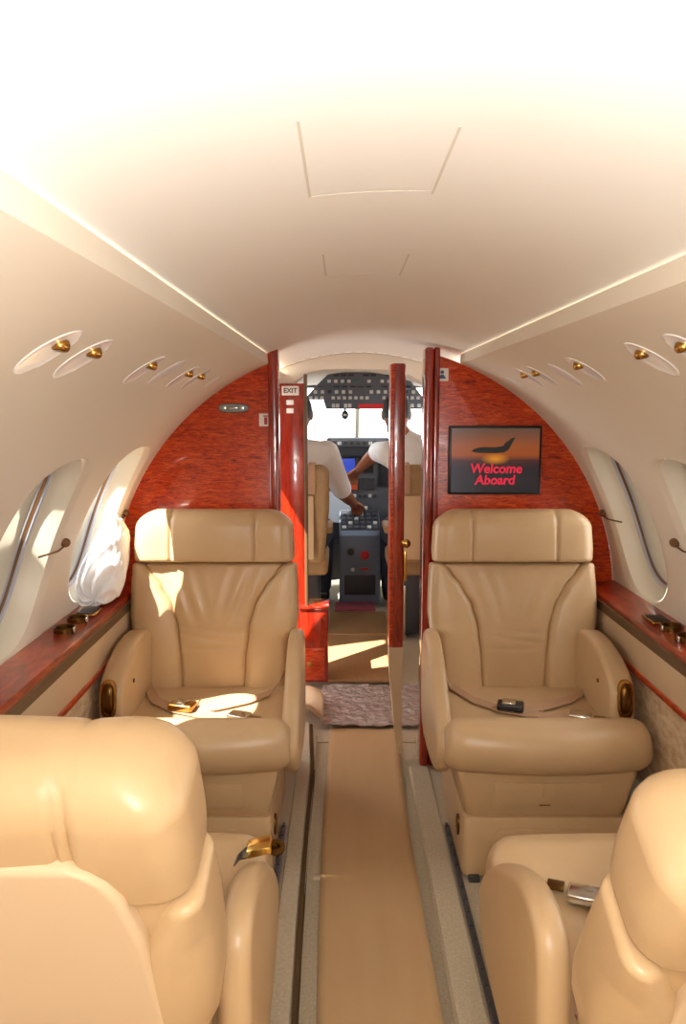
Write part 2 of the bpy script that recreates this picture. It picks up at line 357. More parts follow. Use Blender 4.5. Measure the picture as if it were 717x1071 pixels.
# inner partition with the sign
t = thing('partition', 'narrow red wood partition under the exit sign at the left of the cockpit entrance', 'partition', (-.30, 3.47, 0))
B().box((-.0, .0, .695), (.125, .05, 1.31), .004).build('panel', M['mahogany'], t)
B().box((.066, .0, .72), (.014, .06, 1.34), .004).build('edge_moulding', M['edge_trim'], t)
for i, (x, z) in enumerate(((-.0, 1.268), (.0, 1.232))):
    B().box((x, -.029, z), (.032, .012, .022), .003).build('switch', M['white'], t)
t = thing('exit_sign', 'small white sign with dark lettering on the narrow red partition', 'sign', (-.298, 3.437, 1.318))
B().box((0, 0, 0), (.074, .008, .040), .002).build('plate', M['sign'], t)
def text(s, size, loc, m, parent, name, italic=0, wx=1, bold=0):
    cu = bpy.data.curves.new(name, 'FONT'); cu.body = s; cu.size = size; cu.extrude = .0006; cu.align_x = 'CENTER'; cu.align_y = 'CENTER'; cu.shear = italic; cu.offset = bold
    o = bpy.data.objects.new(name, cu); COL.objects.link(o); bpy.context.view_layer.update()
    me = bpy.data.meshes.new_from_object(o.evaluated_get(bpy.context.evaluated_depsgraph_get())); bpy.data.objects.remove(o)
    me.transform(Matrix.Translation(loc) @ Matrix.Rotation(R(90), 4, 'X') @ Matrix.Diagonal((wx, 1, 1, 1))); me.materials.clear(); me.materials.append(m); me.name = name
    o = bpy.data.objects.new(name, me); COL.objects.link(o); o.parent = parent; return o
text('EXIT', .029, (0, -.0048, 0), M['signtext'], t, 'lettering', bold=.0006)
# low cabinet with brass knob
t = thing('low_cabinet', 'low red mahogany cabinet with brass knob beside the cockpit entrance', 'cabinet', (-.20, 3.50, 0))
B().box((0, 0, .178), (.125, .14, .345), .006).build('body', M['mahogany'], t)
B().box((0, -.005, .357), (.135, .155, .014), .005).build('top', M['mahogany'], t)
d = B().box((-.004, -.075, .095), (.105, .012, .15), .004).build('drawer', M['burl'], t)
B().lathe([(.001, .022), (.010, .020), (.012, .014), (.006, .008), (.005, 0), (.001, -.001)][::-1], (-.018, -.081, .10), (0, -1, 0)).build('knob', M['gold'], d)
# plates on the partitions
t = thing('name_plate', 'dark oval metal plate on the left red burl partition', 'plate', (-.432, 2.618, 1.245))
B().loft([[(.05*sx*math.copysign(abs(math.cos(a))**.6, math.cos(a)), y, .015*sz*math.copysign(abs(math.sin(a))**.8, math.sin(a))) for a in lin(0, 2*math.pi*39/40, 40)] for sx, sz, y in ((1, 1, .002), (1, 1, -.004), (.94, .85, -.007))]).build('plate', M['plate_grey'], t)
B().box((.0, -.008, .0), (.03, .003, .006), .001).box((-.03, -.008, 0), (.012, .003, .012), .001).box((.03, -.008, 0), (.012, .003, .012), .001).build('emblem', M['chrome'], t)
t = thing('placard', 'small white placard with a red extinguisher pictogram on the left partition edge', 'sign', (-.326, 2.618, 1.206))
B().box((0, 0, 0), (.044, .004, .042), .001).build('plate', M['sign'], t)
B().box((0, -.003, -.003), (.010, .003, .024), .003).box((0, -.003, .013), (.016, .003, .004), .001).build('pictogram', M['pict_red'], t)
t = thing('placard', 'small white placard with a blue figure high on the right partition', 'sign', (.256, 2.618, 1.354))
B().box((0, 0, 0), (.042, .004, .042), .001).build('plate', M['sign'], t)
B().prism([(-.013, -.013), (.013, -.013), (.005, .0), (-.005, 0)], XY, -.004, -.001, 0).lathe([(.001, 0), (.006, 0), (.006, .002), (.001, .002)], (0, -.002, .008), (0, -1, 0), 12).build('pictogram', M['pict_blue'], t)

# screen
t = thing('screen', 'flat screen showing a jet at sunset on the right burl partition', 'screen', (.434, 2.606, 1.073))
B().box((0, .004, 0), (.308, .02, .228), .004).build('frame', M['black'], t)
dsp = B().box((0, -.007, 0), (.290, .004, .212), 0).build('display', M['sunset'], t)
jet = [(-.080, -.003), (-.070, .006), (-.045, .011), (.0, .011), (.025, .015), (.034, .028), (.040, .030), (.054, .042), (.064, .042), (.056, .028), (.050, .016), (.044, .004), (.030, -.006), (.0, -.009), (-.03, -.008), (-.06, -.008)]
o = B().prism([(x, z+.033) for x, z in jet], XY, -.0102, -.0092, 0).build('jet_silhouette', M['jet'], dsp)
text('Welcome', .044, (.003, -.0100, -.028), M['text_red'], dsp, 'lettering', .12, .98, .0012)
text('Aboard', .044, (.0, -.0100, -.066), M['text_red'], dsp, 'lettering', .12, .98, .0012)

# ------------------------------------------------------------------ reading lights
def frame_at(side, y, th, r=RW):
    p = Vector(W(side, y, th, r)); nrm = Vector((-side*math.cos(R(th)), 0, -math.sin(R(th)))); up = Vector((-side*math.sin(R(th)), 0, math.cos(R(th))))
    return p, nrm, up
def oval(b, p, nrm, up, ay, at, prof):
    yy = Vector((0, 1, 0)); rings = []
    for s, d in prof: rings.append([p+nrm*(d-(.5/RW)*(at*s*math.sin(q))**2*0)+yy*ay*s*math.cos(q)+up*at*s*math.sin(q)-nrm*0 for q in (2*math.pi*k/28 for k in range(28))])
    # follow the curved wall
    out = []
    for rg in rings:
        o = []
        for v in rg:
            dz = v.z-ZC; rad = math.hypot(v.x, dz); h = (v-p).dot(nrm); k = (RW-h)/rad; o.append(Vector((v.x*k, v.y, ZC+dz*k)))
        out.append(o)
    b.loft(out); return b
names = {1.03: 'nearest', 1.166: 'second nearest', 1.52: 'third', 1.883: 'fourth', 2.044: 'farthest'}
def reading_light(side, y, th, size, label):
    p, nrm, up = frame_at(side, y, th)
    t = thing('reading_light', label, 'light', p, 0, 'reading lights along the side panels')
    z = Vector((0, 0, 0)); b = B()
    oval(b, p, nrm, up, .041*size, .052*size, [(1.0, -.002), (1.0, .0006), (.96, .0016), (.90, .0010), (.5, .0010), (.02, .0010)])
    bmesh.ops.translate(b.bm, vec=-p, verts=b.bm.verts); dish = b.build('dish', M['white'], t)
    c = up*.019*size+nrm*.001; ax = (nrm*.8-up*.75+Vector((0, -.15, 0))).normalized()
    eb = B().lathe([(.001, -.006), (.010*size, -.006), (.0125*size, -.001), (.0125*size, .004), (.0112*size, .0075), (.0095*size, .009), (.001, .009)], c, ax, 28).build('eyeball', M['brass'], t, ang=70)
    B().lathe([(.001, .0085), (.0075*size, .0085), (.0075*size, .0098), (.001, .0098)], c, ax, 16).build('lens', M['darkbrass'], eb)
for side, lst, wd in ((-1, (1.03, 1.166, 1.52, 1.883, 2.044), 'left'), (1, (1.154, 1.312, 1.666, 2.031, 2.16), 'right')):
    for i, y in enumerate(lst):
        q = ('nearest the viewer', 'second from the viewer', 'just before the blank cover', 'just beyond the blank cover', 'last before the tiny cover')[i]
        reading_light(side, y, 58.0 if side < 0 else 59.0, 1.0 if i < 2 else .92, 'white oval reading light on the %s side panel, %s' % (wd, q))
for side, y, s, lab in ((-1, 1.695, .95, 'blank pale oval cover between reading lights on the left side panel'), (-1, 2.298, .6, 'tiny pale oval cover near the partition on the left side panel'),
                        (1, 1.848, .95, 'blank pale oval cover between reading lights on the right side panel'), (1, 2.403, .6, 'tiny pale oval cover near the partition on the right side panel')):
    p, nrm, up = frame_at(side, y, 58.4); b = B(); oval(b, p, nrm, up, .040*s, .050*s, [(1.0, -.002), (1.0, .0006), (.95, .0015), (.02, .0015)])
    bmesh.ops.translate(b.bm, vec=-p, verts=b.bm.verts); o = b.build('oval_cover', M['blank']); o.location = p; tag(o, lab, 'cover', 'oval covers on the side panels')

# ------------------------------------------------------------------ side consoles
def console(side, word):
    t = thing('side_console', 'polished red wood side ledge with brass cup holders along the %s wall' % word, 'ledge', (side*.78, .9, 0))
    ya, yb = -2.1, 1.70   # local y
    x = lambda X: side*(X-.78)
    P = lambda u, v, w: (x(u), w, v)
    B().prism([(.746, .640), (.744, .652), (.748, .660), (.846, .668), (.846, .640)], P, ya, yb, .002).build('ledge_top', M['ledgewood'], t)
    B().prism([(.743, .612), (.742, .638), (.746, .642), (.765, .642), (.765, .612)], P, ya, yb, .002).build('edge_trim', M['edge_trim'], t)
    B().prism([(.747, .520), (.747, .615), (.765, .615), (.765, .520)], P, ya, yb, .002).build('upper_panel', M['leather_shell'], t)
    B().prism([(.742, .508), (.742, .524), (.766, .524), (.766, .508)], P, ya, yb, .002).build('wood_strip', M['burl'], t)
    B().prism([(.756, .012), (.756, .510), (.770, .510), (.770, .012)], P, ya, yb, .002).build('lower_panel', M['fabric'], t)
    ycs = (1.10, 1.20) if side < 0 else (1.02, 1.12)
    for yc in ycs:
        cx = x(.80); 
        c = B().lathe([(.001, .0), (.030, .0), (.034, .004), (.036, .026), (.040, .030), (.041, .027), (.041, .0), (.041, -.004), (.001, -.004)][::-1] if False else [(.026, -.002), (.029, .0), (.029, .016), (.027, .018), (.024, .016), (.023, .004), (.001, .003)], (cx, yc, .660), (0, 0, 1), 28).build('cup_holder', M['darkbrass'], t)
        B().lathe([(.001, .0), (.022, 0), (.022, .002), (.001, .002)], (cx, yc, .6645), (0, 0, 1), 24).build('cup_floor', M['dark'], c)
        B().box((cx-side*.028, yc-.010, .670), (.005, .014, .016), .002).build('clip', M['chrome'], c)
    yt = ycs[1]+.09
    tr = B().box((x(.80), yt, .666), (.060, .085, .006), .003).build('tray', M['brass'], t)
    B().box((x(.80), yt, .6705), (.044, .066, .003), .001).build('tray_well', M['dark'], tr)
console(-1, 'left'); console(1, 'right')

# crumpled white cloth on the left ledge
b = B()
rings = []
path = [(-.800, 2.245, .685, .026, .026), (-.810, 2.250, .705, .044, .042), (-.800, 2.275, .735, .056, .075), (-.79, 2.32, .755, .058, .100), (-.79, 2.37, .775, .054, .115), (-.788, 2.42, .80, .046, .115), (-.785, 2.47, .82, .036, .08), (-.785, 2.50, .835, .02, .03)]
path = [tuple(a+(b_-a)*k/3 for a, b_ in zip(p, q)) for p, q in zip(path[:-1], path[1:]) for k in range(3)]+[path[-1]]
rnd = random.Random(3)
for i, (px, py, pz, hw, hh) in enumerate(path):
    rg = []
    for k in range(72):
        q = 2*math.pi*k/72; f = 1+.09*abs(math.sin(4*q+i*.45))+.06*abs(math.sin(9*q-i*.7))-.08+rnd.uniform(-.02, .02)
        rg.append((px+hw*math.cos(q)*f, py+.012*math.sin(7*q+i), max(.671, pz+hh*math.sin(q)*f)))
    rings.append(rg)
o = b.loft(rings).build('crumpled_cloth', M['paper'], ang=25)
sub = o.modifiers.new('sub', 'SUBSURF'); sub.levels = 1; sub.render_levels = 2
tag(o, 'white crumpled cloth bundle lying on the left ledge beside the front seat', 'cloth')

# ------------------------------------------------------------------ floor coverings
def runner_z(x): return -.032
b = B(); rr = []
for y in lin(-1.0, 3.02, 60):
    row = []
    for x in lin(-.125, .140, 14):
        z = -.030+.0025*math.sin(y*9+x*20)*gs(x-.02, .2)+.012*max(0, (x-.09)/.05)**2*(.6+.4*math.sin(y*5))
        row.append((x+.008*math.sin(y*2.2), y, z))
    rr.append(row)
b.grid(lambda i, j: rr[j][i], range(14), range(60)); o = b.build('aisle_runner', M['runner']); s = o.modifiers.new('solid', 'SOLIDIFY'); s.thickness = .004; s.offset = 1
tag(o, 'smooth tan runner laid along the aisle between the seats', 'runner')
b = B(); rr = []
for y in lin(-1.0, 2.96, 50):
    xr = -.170-.012*math.sin((y-1.2)*1.6)-.05*max(0, (y-2.6)/.7)
    rr.append([(xr-.004, y, -.034), (xr, y, -.002), (xr-.006, y, .012), (xr-.04, y, .012), (-.228, y, .010), (-.232, y, -.0)])
b.loft(rr); o = b.build('carpet_strip', M['carpet']); tag(o, 'grey beige carpet strip with a raised edge along the left of the aisle', 'carpet')
B().loft([[(r_[1][0]+.012, r_[1][1], -.034), (r_[1][0]+.010, r_[1][1], .004), (r_[1][0]-.001, r_[1][1], .008), (r_[1][0]-.002, r_[1][1], -.034)] for r_ in rr]).build('edge_binding', M['carpet_dark'], o)
b = B(); rr = []
for y in lin(-1.0, 2.60, 40): rr.append([(.168, y, -.034), (.160, y, -.006), (.166, y, .006), (.19, y, .007), (.225, y, .006), (.228, y, 0)])
b.loft(rr); o = b.build('carpet_strip', M['carpet']); tag(o, 'grey beige carpet strip along the right of the aisle beside the seat base', 'carpet')
# entry mat (crinkled, plastic wrapped) and tan carpet beyond
b = B(); rnd = random.Random(5)
hts = {}
def matz(i, j):
    if (i, j) not in hts: hts[(i, j)] = rnd.uniform(-.006, .008)
    return hts[(i, j)]
b.grid(lambda i, j: (-.16+.43*i/30+.006*math.sin(j), 2.99+.45*j/28, -.008+matz(i, j)), range(31), range(29))
o = b.build('entry_mat', M['plastic_mat']); s = o.modifiers.new('s', 'SUBSURF'); s.levels = 1; s.render_levels = 1; s = o.modifiers.new('solid', 'SOLIDIFY'); s.thickness = .006
tag(o, 'crinkled shiny grey mauve mat at the entry door, end of the runner', 'mat')
b = B(); b.box((.02, 4.09, -.006), (.34, 1.22, .016), .004); b.box((.02, 4.20, .006), (.36, .03, .012), .004)
o = b.build('entry_carpet', M['entry_floor']); tag(o, 'tan carpet leading from the entry mat into the cockpit', 'carpet')
b = B(); b.grid(lambda i, j: (-.29+.145*i/8, 2.98+.26*j/8, .02+.05*math.sin(i/8*2.6)*(1-.2*j/8)+.02*math.sin(j*.9+i*.5)), range(9), range(9))
o = b.build('folded_carpet', M['leather_shell']); s = o.modifiers.new('solid', 'SOLIDIFY'); s.thickness = .02; s = o.modifiers.new('s', 'SUBSURF'); s.levels = 1; s.render_levels = 2
tag(o, 'folded cream floor covering heaped at the foot of the low cabinet', 'carpet')
o = B().box((.005, 4.80, .006), (.25, .19, .012), .004).build('pedestal_mat', M['pink']); tag(o, 'small pink mat on the floor before the pedestal', 'mat')
for sx, w in ((.240, 'right'), (-.247, 'left')):
    b = B(); b.box((sx, .7, .004), (.016, 3.0, .012), .002)
    for k in range(60): b.box((sx, -.75+k*.05, .0105), (.008, .018, .004), 0)
    o = b.build('seat_track', M['rail']); tag(o, 'grey metal seat track in the floor on the %s of the aisle' % w, 'track')

# ------------------------------------------------------------------ seats
def pad(T, x0, x1, d0, d1, h0, h1, rf=.03, rb=.03, cap0=.02, cap1=.02, disp=None, bdisp=None, nv=46, nf=34):
    """upholstered pad lofted along h; x0/x1 bounds may be functions of h, d0 front, d1 back"""
    F = lambda v: v if callable(v) else (lambda h: v)
    x0, x1, d0, d1 = F(x0), F(x1), F(d0), F(d1)
    def st(a, r, sgn): return [a+sgn*r*(1-math.cos(math.pi/2*i/7)) for i in range(8)]
    hs = st(h0, cap0, 1)+lin(h0+cap0, h1-cap1, nv)[1:-1]+st(h1, cap1, -1)[::-1]
    rings = []
    for h in hs:
        ins = 0
        if h-h0 < cap0: q = max(0, min(1, 1-(h-h0)/cap0)); ins = cap0*(1-math.sqrt(max(0, 1-q*q)))
        if h1-h < cap1: q = max(0, min(1, 1-(h1-h)/cap1)); ins = max(ins, cap1*(1-math.sqrt(max(0, 1-q*q))))
        a, c = x0(h), x1(h); f, g = d0(h), d1(h)
        ins2 = min(ins, (g-f)*.48); ins = min(ins, (c-a)*.48); a += ins; c -= ins; f += ins2; g -= ins2
        r1 = max(.0008, min(rf, (c-a)*.48, (g-f)*.6)); r2 = max(.0008, min(rb, (c-a)*.48, (g-f)-r1-.0005))
        rg = []
        def put(x, d, front): 
            if front and disp: d += disp(x, h)*front
            if front < 0 and bdisp: d += bdisp(x, h)*-front
            rg.append(T(x, d, h))
        for i in range(nf+1): put(a+r1+(c-a-2*r1)*i/nf, f, 1)
        for i in range(1, 8): q = math.pi/2*i/8; put(c-r1+r1*math.sin(q), f+r1-r1*math.cos(q), math.cos(q))
        for i in range(3): put(c, f+r1+(g-f-r1-r2)*i/2, 0)
        for i in range(1, 8): q = math.pi/2*i/8; put(c-r2+r2*math.cos(q), g-r2+r2*math.sin(q), -math.sin(q))
        for i in range(nf+1): put(c-r2-(c-a-2*r2)*i/nf, g, -1)
        for i in range(1, 8): q = math.pi/2*i/8; put(a+r2-r2*math.sin(q), g-r2+r2*math.cos(q), -math.cos(q))
        for i in range(3): put(a, g-r2-(g-f-r1-r2)*i/2, 0)
        for i in range(1, 8): q = math.pi/2*i/8; put(a+r1-r1*math.cos(q), f+r1-r1*math.sin(q), math.sin(q))
        rings.append(rg)
    return B().loft(rings)

def cush_top(x, y):
    roll = .052*gs(y+.185, .075)+.012*gs(y+.26, .05)*0
    return .383+roll-.010*gs(x, .16)*(y > -.12)-.004*gs(y+.105, .018)
def seat(label, loc, rz, out, a=9, wr=1.0, belts=True, rear_buckle=False):
    t = thing('cabin_seat', label, 'seat', loc, rz, 'tan leather cabin seats')
    a = R(a); y0, z0 = .215, .36
    T = lambda x, d, h: (x, y0+h*math.sin(a)+d*math.cos(a), z0+h*math.cos(a)-d*math.sin(a))
    wc = lambda h: interp([(0, .100), (.10, .104), (.20, .114), (.27, .132), (.33, .165), (.375, .200), (.41, .225)], h)
    wo = lambda h: interp([(0, .232), (.175, .240), (.195, .260), (.25, .266), (.33, .264), (.41, .258)], h)
    rnd = random.Random(len(label))
    ph = rnd.uniform(0, 6)
    def dc(x, h):
        v = -.016*gs(x, .14)*math.sin(math.pi*min(1, max(0, h/.41)))*.8
        u = h-.30
        fan = .0030*wr*math.sin((x-(h-.05)*.35*math.copysign(1, x))*120+ph)*gs(u, .07)*min(1, abs(x)/.05)
        hor = .0032*wr*(gs(h-.165-.35*x*x+.02*math.sin(9*x), .008)+.8*gs(h-.135-.3*x*x-.03*x, .007)+.6*gs(h-.19-.5*x*x+.1*x, .008))*gs(x-.02, .11)
        return v+fan+hor
    pad(T, lambda h: -wc(h), wc, .0, .09, .0, .405, .016, .01, .02, .012, dc, nv=70, nf=44).build('back_cushion', M['leather'], t)
    for s in (-1, 1):
        x0 = (lambda h: wc(h)-.004) if s > 0 else (lambda h: -wo(h)); x1 = wo if s > 0 else (lambda h: -wc(h)+.004)
        db = lambda x, h: -.014*gs((abs(x)-(wc(h)+wo(h))/2)/(max(.03, wo(h)-wc(h))), .45)*math.sin(math.pi*min(1, max(0, (h+.06)/.5)))
        pad(T, x0, x1, -.010, .104, -.01, .405, .026, .045, .02, .012, db, nv=60, nf=14).build('side_bolster', M['leather'], t)
    # headrest with two upright seams
    def dh(x, h): return .0075*(gs(abs(x)-.131, .0055))-.006*math.cos(min(1, abs(x)/.13)*math.pi/2)-.010*gs(h-.50, .08)-.004*gs(abs(x)-.19, .04)
    def dhb(x, h): return -.005*(gs(abs(x)-.118, .004))
    hw = lambda h: interp([(.40, .250), (.45, .252), (.52, .248), (.58, .232)], h)
    pad(T, lambda h: -hw(h), hw, -.030, .100, .408, .577, .040, .038, .012, .055, dh, dhb, nv=34, nf=90).build('headrest', M['leather'], t)
    # leather body behind the cushions, then the rear shell panel
    pad(T, lambda h: -interp([(-.04, .225), (.2, .235), (.46, .235)], h), lambda h: interp([(-.04, .225), (.2, .235), (.46, .235)], h), .055, .099, -.04, .45, .01, .03, .01, .015, None, nv=30).build('back_frame', M['leather'], t)
    sw = lambda h: interp([(-.04, .225), (.2, .212), (.36, .198), (.43, .182), (.46, .165), (.482, .13)], h)
    pad(T, lambda h: -sw(h), sw, .080, .119, -.045, .482, .01, .010, .01, .012, None, nv=40).build('back_shell', M['leather_shell'], t)
    # seat cushion: h runs across the seat
    TC = lambda x, d, h: (h, x, .30+d)
    hwc = .268
    def mk():
        rings = []; prof_n = 60
        hs = [hwc*math.sin(math.pi/2*k/26) for k in range(-26, 27)]
        for h in hs:
            e = max(0, (abs(h)-(hwc-.05))/.05); ins = .042*(1-math.sqrt(max(0, 1-e*e)))
            pts = []
            yf, yb, zb = -.272+ins*.6+.03*(h/hwc)**2, .245, .300+ins*.4
            for k in range(41):
                y = yb-.02-(yb-.02-(yf+.055))*k/40; pts.append((y, cush_top(h, y)-ins))
            zt = cush_top(h, yf+.055)-ins; rv = (zt-zb)/2; zc = (zt+zb)/2
            for k in range(1, 14):
                q = math.pi*k/14; pts.append((yf+.055-.055*math.sin(q), zc+rv*math.cos(q)))
            for k in range(20): pts.append((yf+.055+(yb-yf-.075)*k/19, zb))
            pts.append((yb, zb+.02)); pts.append((yb, .36-ins))
            rings.append([(h, y, z) for y, z in pts])
        return B().loft(rings)
    mk().build('seat_cushion', M['leather'], t)
    # pedestal under the cushion
    b = B()
    def lvl(z, w, yf, yb): return [(-w, yf, z), (w, yf, z), (w, yb, z), (-w, yb, z)]
    def rlev(z, w, yf, yb, r=.02): 
        o = []
        for cx, cy, a0 in ((w-r, yf+r, -90), (w-r, yb-r, 0), (-w+r, yb-r, 90), (-w+r, yf+r, 180)):
            for k in range(6): q = R(a0+18*k); o.append((cx+r*math.cos(q), cy+r*math.sin(q), z))
        return o
    b.loft([rlev(.305, .236, -.212, .25), rlev(.29, .236, -.214, .25), rlev(.18, .212, -.196, .25), rlev(.168, .208, -.190, .25)])
    b.build('pedestal', M['leather'], t)
    b = B(); b.prism([(-.139, .196), (.139, .196), (.142, .272), (-.142, .272)], lambda u, v, w: (u, w-.2145+(.29-v)*.16, v), -.004, .01, .003)
    dr = b.build('drawer', M['leather'], t)
    tb = []
    B().prism([(-.014, .236), (-.010, .228), (.010, .228), (.014, .236), (.014, .272), (-.014, .272)], lambda u, v, w: (u, w-.2185+(.29-v)*.16, v), -.003, .004, .001).build('pull_tab', M['leather'], dr)
    B().box((-.005, -.2035, .206), (.03, .004, .004), .001).build('vent_slot', M['darkbrass'], dr)
    b = B(); b.loft([rlev(.170, .216, -.204, .26), rlev(.160, .218, -.208, .26), rlev(.04, .220, -.214, .26), rlev(.012, .220, -.214, .26)]); b.build('plinth', M['leather'], t)
    b = B(); b.prism([(-.14, .02), (.14, .02), (.14, .12), (.125, .14), (-.125, .14), (-.14, .12)], lambda u, v, w: (u, w-.214+.05*max(0, v-.02)*.8, v), -.003, .01, .002); b.build('plinth_panel', M['leather'], t)
    for s in (-1, 1): B().box((s*.19, .02, .008), (.03, .5, .016), .003).build('floor_rail', M['rail'], t)
    # small brass release on the aisle side of the plinth
    B().loft([[(-out*(.219+dx), -.12+.022*sc_*math.cos(q), .105+.030*sc_*math.sin(q)) for q in lin(0, 2*math.pi*19/20, 20)] for dx, sc_ in ((-.004, 1), (.004, 1), (.006, .8))]).build('release_handle', M['darkbrass'], t)
    # aisle side armrest
    prof = [(.27, .22), (.27, .50), (.245, .555), (.20, .572), (.13, .566), (.05, .532), (-.03, .490), (-.10, .440), (-.155, .395), (-.185, .35), (-.17, .29), (-.10, .24)]
    pr = []
    for i in range(len(prof)):
        p, q = prof[i], prof[(i+1) % len(prof)]
        for k in range(4): pr.append((p[0]+(q[0]-p[0])*k/4, p[1]+(q[1]-p[1])*k/4))
    for _ in range(3): pr = [((pr[i-1][0]+2*pr[i][0]+pr[(i+1) % len(pr)][0])/4, (pr[i-1][1]+2*pr[i][1]+pr[(i+1) % len(pr)][1])/4) for i in range(len(pr))]
    s = -out
    B().prism(pr, lambda u, v, w: (s*(w+.03*max(0, (.5-v))*.2), u, v), .242, .288, .019, 5).build('armrest', M['leather'], t)
    # window side armrest, thicker, with the brass plate on its front
    prof = [(.26, .24), (.26, .52), (.22, .565), (.14, .572), (.06, .566), (-.02, .545), (-.075, .520), (-.105, .492), (-.118, .45), (-.116, .40), (-.10, .33), (-.09, .24)]
    pr = []
    for i in range(len(prof)):
        p, q = prof[i], prof[(i+1) % len(prof)]
        for k in range(4): pr.append((p[0]+(q[0]-p[0])*k/4, p[1]+(q[1]-p[1])*k/4))
    for _ in range(2): pr = [((pr[i-1][0]+2*pr[i][0]+pr[(i+1) % len(pr)][0])/4, (pr[i-1][1]+2*pr[i][1]+pr[(i+1) % len(pr)][1])/4) for i in range(len(pr))]
    ar = B().prism(pr, lambda u, v, w: (out*w, u, v), .190, .258, .016, 4).build('armrest', M['leather'], t)
    def cap(hw, hh, d, n=26): 
        o = []
        for k in range(n):
            q = 2*math.pi*k/n; u = hw*math.copysign(abs(math.cos(q))**.75, math.cos(q)); v = hh*math.copysign(abs(math.sin(q))**.6, math.sin(q))
            zz = .462+v; yy = -.119-d+(.25*max(0, zz-.45)**1.0*1.0*.8 if zz > .45 else 0)
            o.append((out*(.228+u), yy, zz))
        return o
    pl = B().loft([cap(.022, .052, -.006), cap(.022, .052, .004), cap(.017, .046, .005), cap(.016, .044, .001)]).build('ashtray_plate', M['brass'], ar)
    B().loft([cap(.015, .043, .0), cap(.013, .038, .004), cap(.010, .032, .008), cap(.004, .02, .009)]).build('ashtray_lid', M['darkbrass'], pl)
    B().lathe([(.001, 0), (.006, 0), (.006, .003), (.001, .004)], (out*.190, .0, .475), (-out, 0, 0), 12).build('recline_button', M['darkbrass'], ar)
    # seat belt lying on the cushion
    if belts:
        def on(x, y, dz=.005): return (x, y, cush_top(x, y)+dz)
        p = [(.215, .20), (.19, .13), (.14, .08), (.06, .04), (-.02, .01)]
        b = B().ribbon([(.225, .215, .43), (.215, .20, .405)]+[on(x, y, .010) for x, y in lin2(p[1:], 5)], (.25, 1, .15), .045, .003)
        st1 = b.build('belt_strap', M['belt'], t)
        p = [(-.20, .19), (-.15, .08), (-.08, .02), (.02, -.02), (.10, -.06)]
        b = B().ribbon([(-.215, .21, .42)]+[on(x, y, .007) for x, y in lin2(p, 5)], (.3, 1, 0), .045, .003)
        st2 = b.build('belt_strap', M['belt'], t)
        rot = Matrix.Rotation(R(-14), 3, 'Z')
        B().box(on(-.055, .012, .020), (.075, .046, .022), .006, 3, rot).build('buckle', M['black'] if out > 0 else M['brass'], st2)
        B().box(on(-.060, .012, .0325), (.038, .036, .006), .002, 2, rot).build('buckle_lid', M['chrome'], st2)
        rot = Matrix.Rotation(R(-20), 3, 'Z')
        B().box(on(.12, -.075, .016), (.060, .044, .018), .005, 3, rot).build('buckle', M['chrome'], st2)
        B().box(on(.165, -.10, .012), (.03, .03, .004), .0015, 2, rot).build('tongue', M['darkbrass'], st2)
    if rear_buckle:
        # loose buckle hung over the front end of the aisle armrest
        b = B().ribbon([(-out*.236, .01, .515), (-out*.242, -.02, .508), (-out*.252, -.035, .502)], (.1, 1, 0), .035, .004); st = b.build('belt_strap', M['black'], t)
        B().box((-out*.268, -.045, .506), (.045, .042, .014), .004, 2, Matrix.Rotation(R(14), 3, 'Y')).build('buckle', M['gold'], st)
        B().lathe([(.007, 0), (.015, 0), (.015, .004), (.007, .004), (.007, 0)], (-out*.296, -.05, .50), (0, .5, 1), 16).build('tongue', M['darkbrass'], st)
    return t
def lin2(p, k):
    o = []
    for a, b in zip(p[:-1], p[1:]):
        for i in range(k): o.append((a[0]+(b[0]-a[0])*i/k, a[1]+(b[1]-a[1])*i/k))
    return o+[p[-1]]
seat('tan leather cabin seat facing the viewer on the right, below the screen', (.468, 2.155, 0), 0, 1, 9, .6)
seat('tan leather cabin seat facing the viewer on the left, beside the white crumpled cloth', (-.478, 2.155, 0), 0, -1, 9, 1.0)
seat('tan leather cabin seat seen from behind at the lower left', (-.480, 1.205, 0), math.pi, 1, 17, .4, True, True)
seat('tan leather cabin seat reclined, seen from behind at the lower right', (.475, 1.20, 0), math.pi, -1, 25, .4)

# ------------------------------------------------------------------ cockpit
# overhead panel
t = thing('overhead_panel', 'dark grey overhead cockpit panel with rows of pale switches', 'panel', (.05, 4.55, 1.235))
OV = lambda u, v, w: (u, .17-v*.9+w, v)
pol = [(-.222, 0), (.35, 0), (.35, .055), (.345, .075), (.27, .16), (.20, .208), (-.195, .208), (-.27, .14), (-.335, .072), (-.335, .055), (-.235, .055)]
B().prism(pol, OV, 0, .03, .003).build('panel', M['ckpt_grey'], t)
cnt = 0
for zz, xs, hh, kind in ((.192, lin(-.16, .18, 9), .012, 'd'), (.160, lin(-.20, .22, 12), .018, 'm'), (.128, lin(-.25, .26, 12), .008, 'd'), (.100, lin(-.28, .29, 15), .020, 'm'), (.066, lin(-.31, .32, 20), .018, 'w'), (.022, lin(-.20, -.08, 6), .026, 'w')):
    for x in xs:
        if random.random() < .12: continue
        mm = {'d': M['ckpt_dark'], 'm': M['switch'] if random.random() < .6 else random.choice([M['green'], M['ckpt_dark']]), 'w': M['switch']}[kind]
        p = OV(x, zz, -.004); B().box(p, (.020 if kind != 'd' else .032, .010, hh), .002).build('switch', mm, t)
B().box(OV(.065, .022, -.003), (.185, .010, .034), .002).build('warning_light_bar', M['redsign'], t)
for x in (.21, .25, .29, .33): B().box(OV(x, .022, -.004), (.02, .01, .022), .002).build('switch', M['switch'], t)
